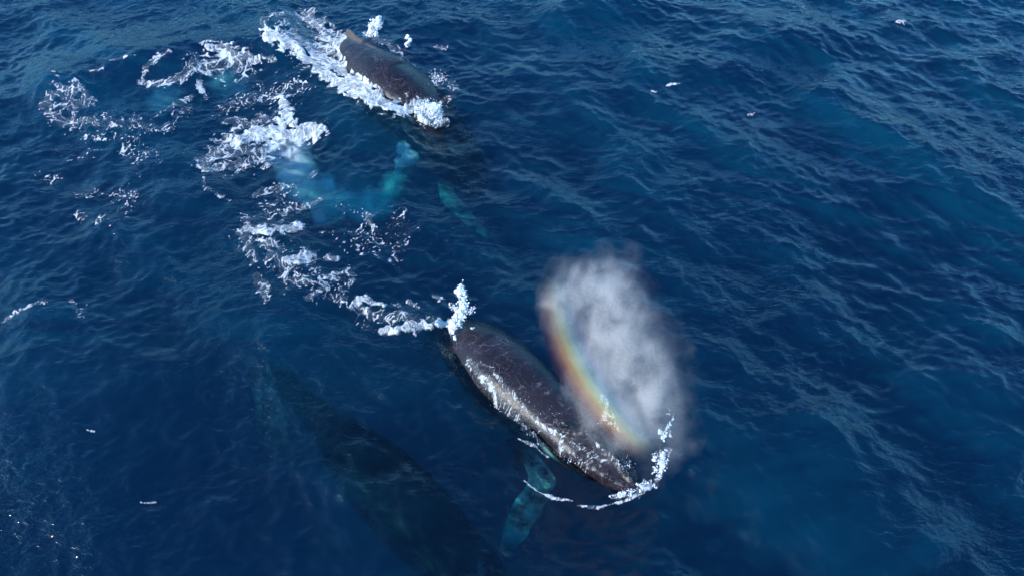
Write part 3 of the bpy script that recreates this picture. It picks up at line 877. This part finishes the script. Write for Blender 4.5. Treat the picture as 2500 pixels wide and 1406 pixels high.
# rainbow: refracted sunlight painted as mist colour along an arc left of the blow
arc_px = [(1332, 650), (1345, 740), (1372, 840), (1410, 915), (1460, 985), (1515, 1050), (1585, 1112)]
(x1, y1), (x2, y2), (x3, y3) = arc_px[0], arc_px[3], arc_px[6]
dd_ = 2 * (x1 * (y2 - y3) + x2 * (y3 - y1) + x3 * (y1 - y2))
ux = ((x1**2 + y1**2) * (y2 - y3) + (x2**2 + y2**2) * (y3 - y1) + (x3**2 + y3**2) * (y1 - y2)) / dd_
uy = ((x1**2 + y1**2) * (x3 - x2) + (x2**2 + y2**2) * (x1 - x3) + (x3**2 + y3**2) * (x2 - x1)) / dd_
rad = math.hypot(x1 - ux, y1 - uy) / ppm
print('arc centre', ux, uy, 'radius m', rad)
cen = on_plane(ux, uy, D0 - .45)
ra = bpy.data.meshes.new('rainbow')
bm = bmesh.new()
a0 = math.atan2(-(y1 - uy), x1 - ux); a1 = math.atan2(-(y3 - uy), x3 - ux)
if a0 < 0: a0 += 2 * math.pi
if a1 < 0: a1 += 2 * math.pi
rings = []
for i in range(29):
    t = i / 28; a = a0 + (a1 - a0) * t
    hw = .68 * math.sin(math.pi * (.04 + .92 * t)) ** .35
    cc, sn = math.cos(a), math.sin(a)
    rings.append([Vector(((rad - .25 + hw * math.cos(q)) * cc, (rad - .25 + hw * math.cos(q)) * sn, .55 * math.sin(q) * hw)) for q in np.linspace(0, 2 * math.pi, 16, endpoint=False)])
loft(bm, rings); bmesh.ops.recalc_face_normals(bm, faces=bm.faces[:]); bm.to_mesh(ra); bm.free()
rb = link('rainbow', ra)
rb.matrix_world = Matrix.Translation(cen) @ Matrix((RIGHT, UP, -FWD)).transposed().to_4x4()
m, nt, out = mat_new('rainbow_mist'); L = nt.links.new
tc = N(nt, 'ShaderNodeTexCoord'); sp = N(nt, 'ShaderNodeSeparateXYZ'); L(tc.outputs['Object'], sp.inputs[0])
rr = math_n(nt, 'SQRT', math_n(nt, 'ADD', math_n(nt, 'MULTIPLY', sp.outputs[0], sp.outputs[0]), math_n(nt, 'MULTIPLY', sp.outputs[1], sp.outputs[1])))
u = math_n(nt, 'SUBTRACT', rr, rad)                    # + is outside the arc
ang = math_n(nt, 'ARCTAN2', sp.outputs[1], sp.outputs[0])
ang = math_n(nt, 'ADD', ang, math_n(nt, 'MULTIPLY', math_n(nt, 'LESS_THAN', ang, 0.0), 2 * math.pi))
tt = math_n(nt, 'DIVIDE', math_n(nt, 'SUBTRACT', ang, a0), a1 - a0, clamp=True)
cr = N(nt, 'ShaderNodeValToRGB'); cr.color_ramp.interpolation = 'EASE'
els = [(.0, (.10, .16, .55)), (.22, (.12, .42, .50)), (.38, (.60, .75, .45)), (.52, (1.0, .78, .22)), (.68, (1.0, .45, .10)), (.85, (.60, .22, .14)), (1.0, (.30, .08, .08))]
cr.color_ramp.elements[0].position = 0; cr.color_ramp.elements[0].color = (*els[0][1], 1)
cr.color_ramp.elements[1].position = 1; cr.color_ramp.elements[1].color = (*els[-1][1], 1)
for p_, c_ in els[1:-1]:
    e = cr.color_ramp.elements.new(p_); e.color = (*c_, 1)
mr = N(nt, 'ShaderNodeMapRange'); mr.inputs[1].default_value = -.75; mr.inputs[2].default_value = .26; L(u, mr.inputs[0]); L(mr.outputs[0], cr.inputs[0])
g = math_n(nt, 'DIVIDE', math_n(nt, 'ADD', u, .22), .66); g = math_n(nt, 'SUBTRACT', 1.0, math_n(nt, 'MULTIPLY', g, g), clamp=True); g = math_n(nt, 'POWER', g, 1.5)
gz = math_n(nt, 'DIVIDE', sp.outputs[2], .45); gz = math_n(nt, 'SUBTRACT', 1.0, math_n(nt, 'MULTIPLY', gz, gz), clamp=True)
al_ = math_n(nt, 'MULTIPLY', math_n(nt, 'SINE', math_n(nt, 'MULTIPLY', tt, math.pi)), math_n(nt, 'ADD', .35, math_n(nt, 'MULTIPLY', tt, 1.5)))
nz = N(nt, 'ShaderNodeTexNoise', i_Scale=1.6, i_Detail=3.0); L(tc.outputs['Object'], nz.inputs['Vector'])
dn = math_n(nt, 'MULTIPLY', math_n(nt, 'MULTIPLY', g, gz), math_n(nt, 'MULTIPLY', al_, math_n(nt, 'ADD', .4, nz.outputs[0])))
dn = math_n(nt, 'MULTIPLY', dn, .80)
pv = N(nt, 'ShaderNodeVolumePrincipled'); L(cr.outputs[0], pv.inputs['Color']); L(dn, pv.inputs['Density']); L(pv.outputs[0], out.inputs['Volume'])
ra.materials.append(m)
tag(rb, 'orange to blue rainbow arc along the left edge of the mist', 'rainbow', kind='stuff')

# air bubbles driven under water: turquoise clouds
def bubbles(name, pts, label, dens):
    I = (Vector((1, 0, 0)), Vector((0, 1, 0)), Vector((0, 0, 1)))
    bl = [(at(px, py, z), I, (rx, ry, rz), amp) for px, py, z, rx, ry, rz, amp in pts]
    o = vol_mesh(name, [b[:3] for b in bl], 1.3)
    m, nt, out = mat_new(name); L = nt.links.new
    tc = N(nt, 'ShaderNodeTexCoord')
    den = blob_density(nt, tc.outputs['Object'], bl, 1.7, .75, 1.8)
    nz = N(nt, 'ShaderNodeTexNoise', i_Scale=1.3, i_Detail=4.0, i_Distortion=.8); L(tc.outputs['Object'], nz.inputs['Vector'])
    dn = math_n(nt, 'MULTIPLY', den, math_n(nt, 'MULTIPLY', math_n(nt, 'SUBTRACT', nz.outputs[0], .36, clamp=True), 20.0 * dens))
    vs = N(nt, 'ShaderNodeVolumeScatter'); vs.inputs['Color'].default_value = (.95, .97, .97, 1); L(dn, vs.inputs['Density'])
    L(vs.outputs[0], out.inputs['Volume'])
    o.data.materials.clear(); o.data.materials.append(m)
    return tag(o, label, 'bubbles', kind='stuff')
bubbles('underwater_bubbles', [(700, 368, -.42, 1.15, 1.3, .34, 6.0), (715, 400, -.6, 1.0, 1.4, .42, 4.5), (735, 435, -.9, .9, 1.5, .5, 3.0), (775, 470, -1.2, .9, 1.4, .6, 2.2), (820, 500, -1.6, 1.2, 1.3, .7, 1.0), (900, 505, -1.9, 1.4, 1.1, .7, .6), (960, 455, -1.7, .7, 1.2, .5, .38)],
    'turquoise cloud of bubbles curving down under the big foam mass', 1.2)
bubbles('underwater_bubbles', [(780, 530, -.5, .4, .5, .3, 1.0)], 'small round pale bubble patch below the turquoise cloud', .8)
bubbles('underwater_bubbles', [(560, 205, -.75, 1.2, 1.5, .5, 1.4), (400, 240, -.75, 1.1, 1.2, .5, 1.2)], 'faint green bubbles under the lacy foam', .7)
bubbles('underwater_bubbles', [(985, 362, -.5, .42, .5, .3, 3.0), (1000, 380, -.55, .40, .55, .3, 3.5), (978, 395, -.8, .3, .5, .3, 1.5)], 'bright pale green patch of bubbles below the diving whale', 1.6)
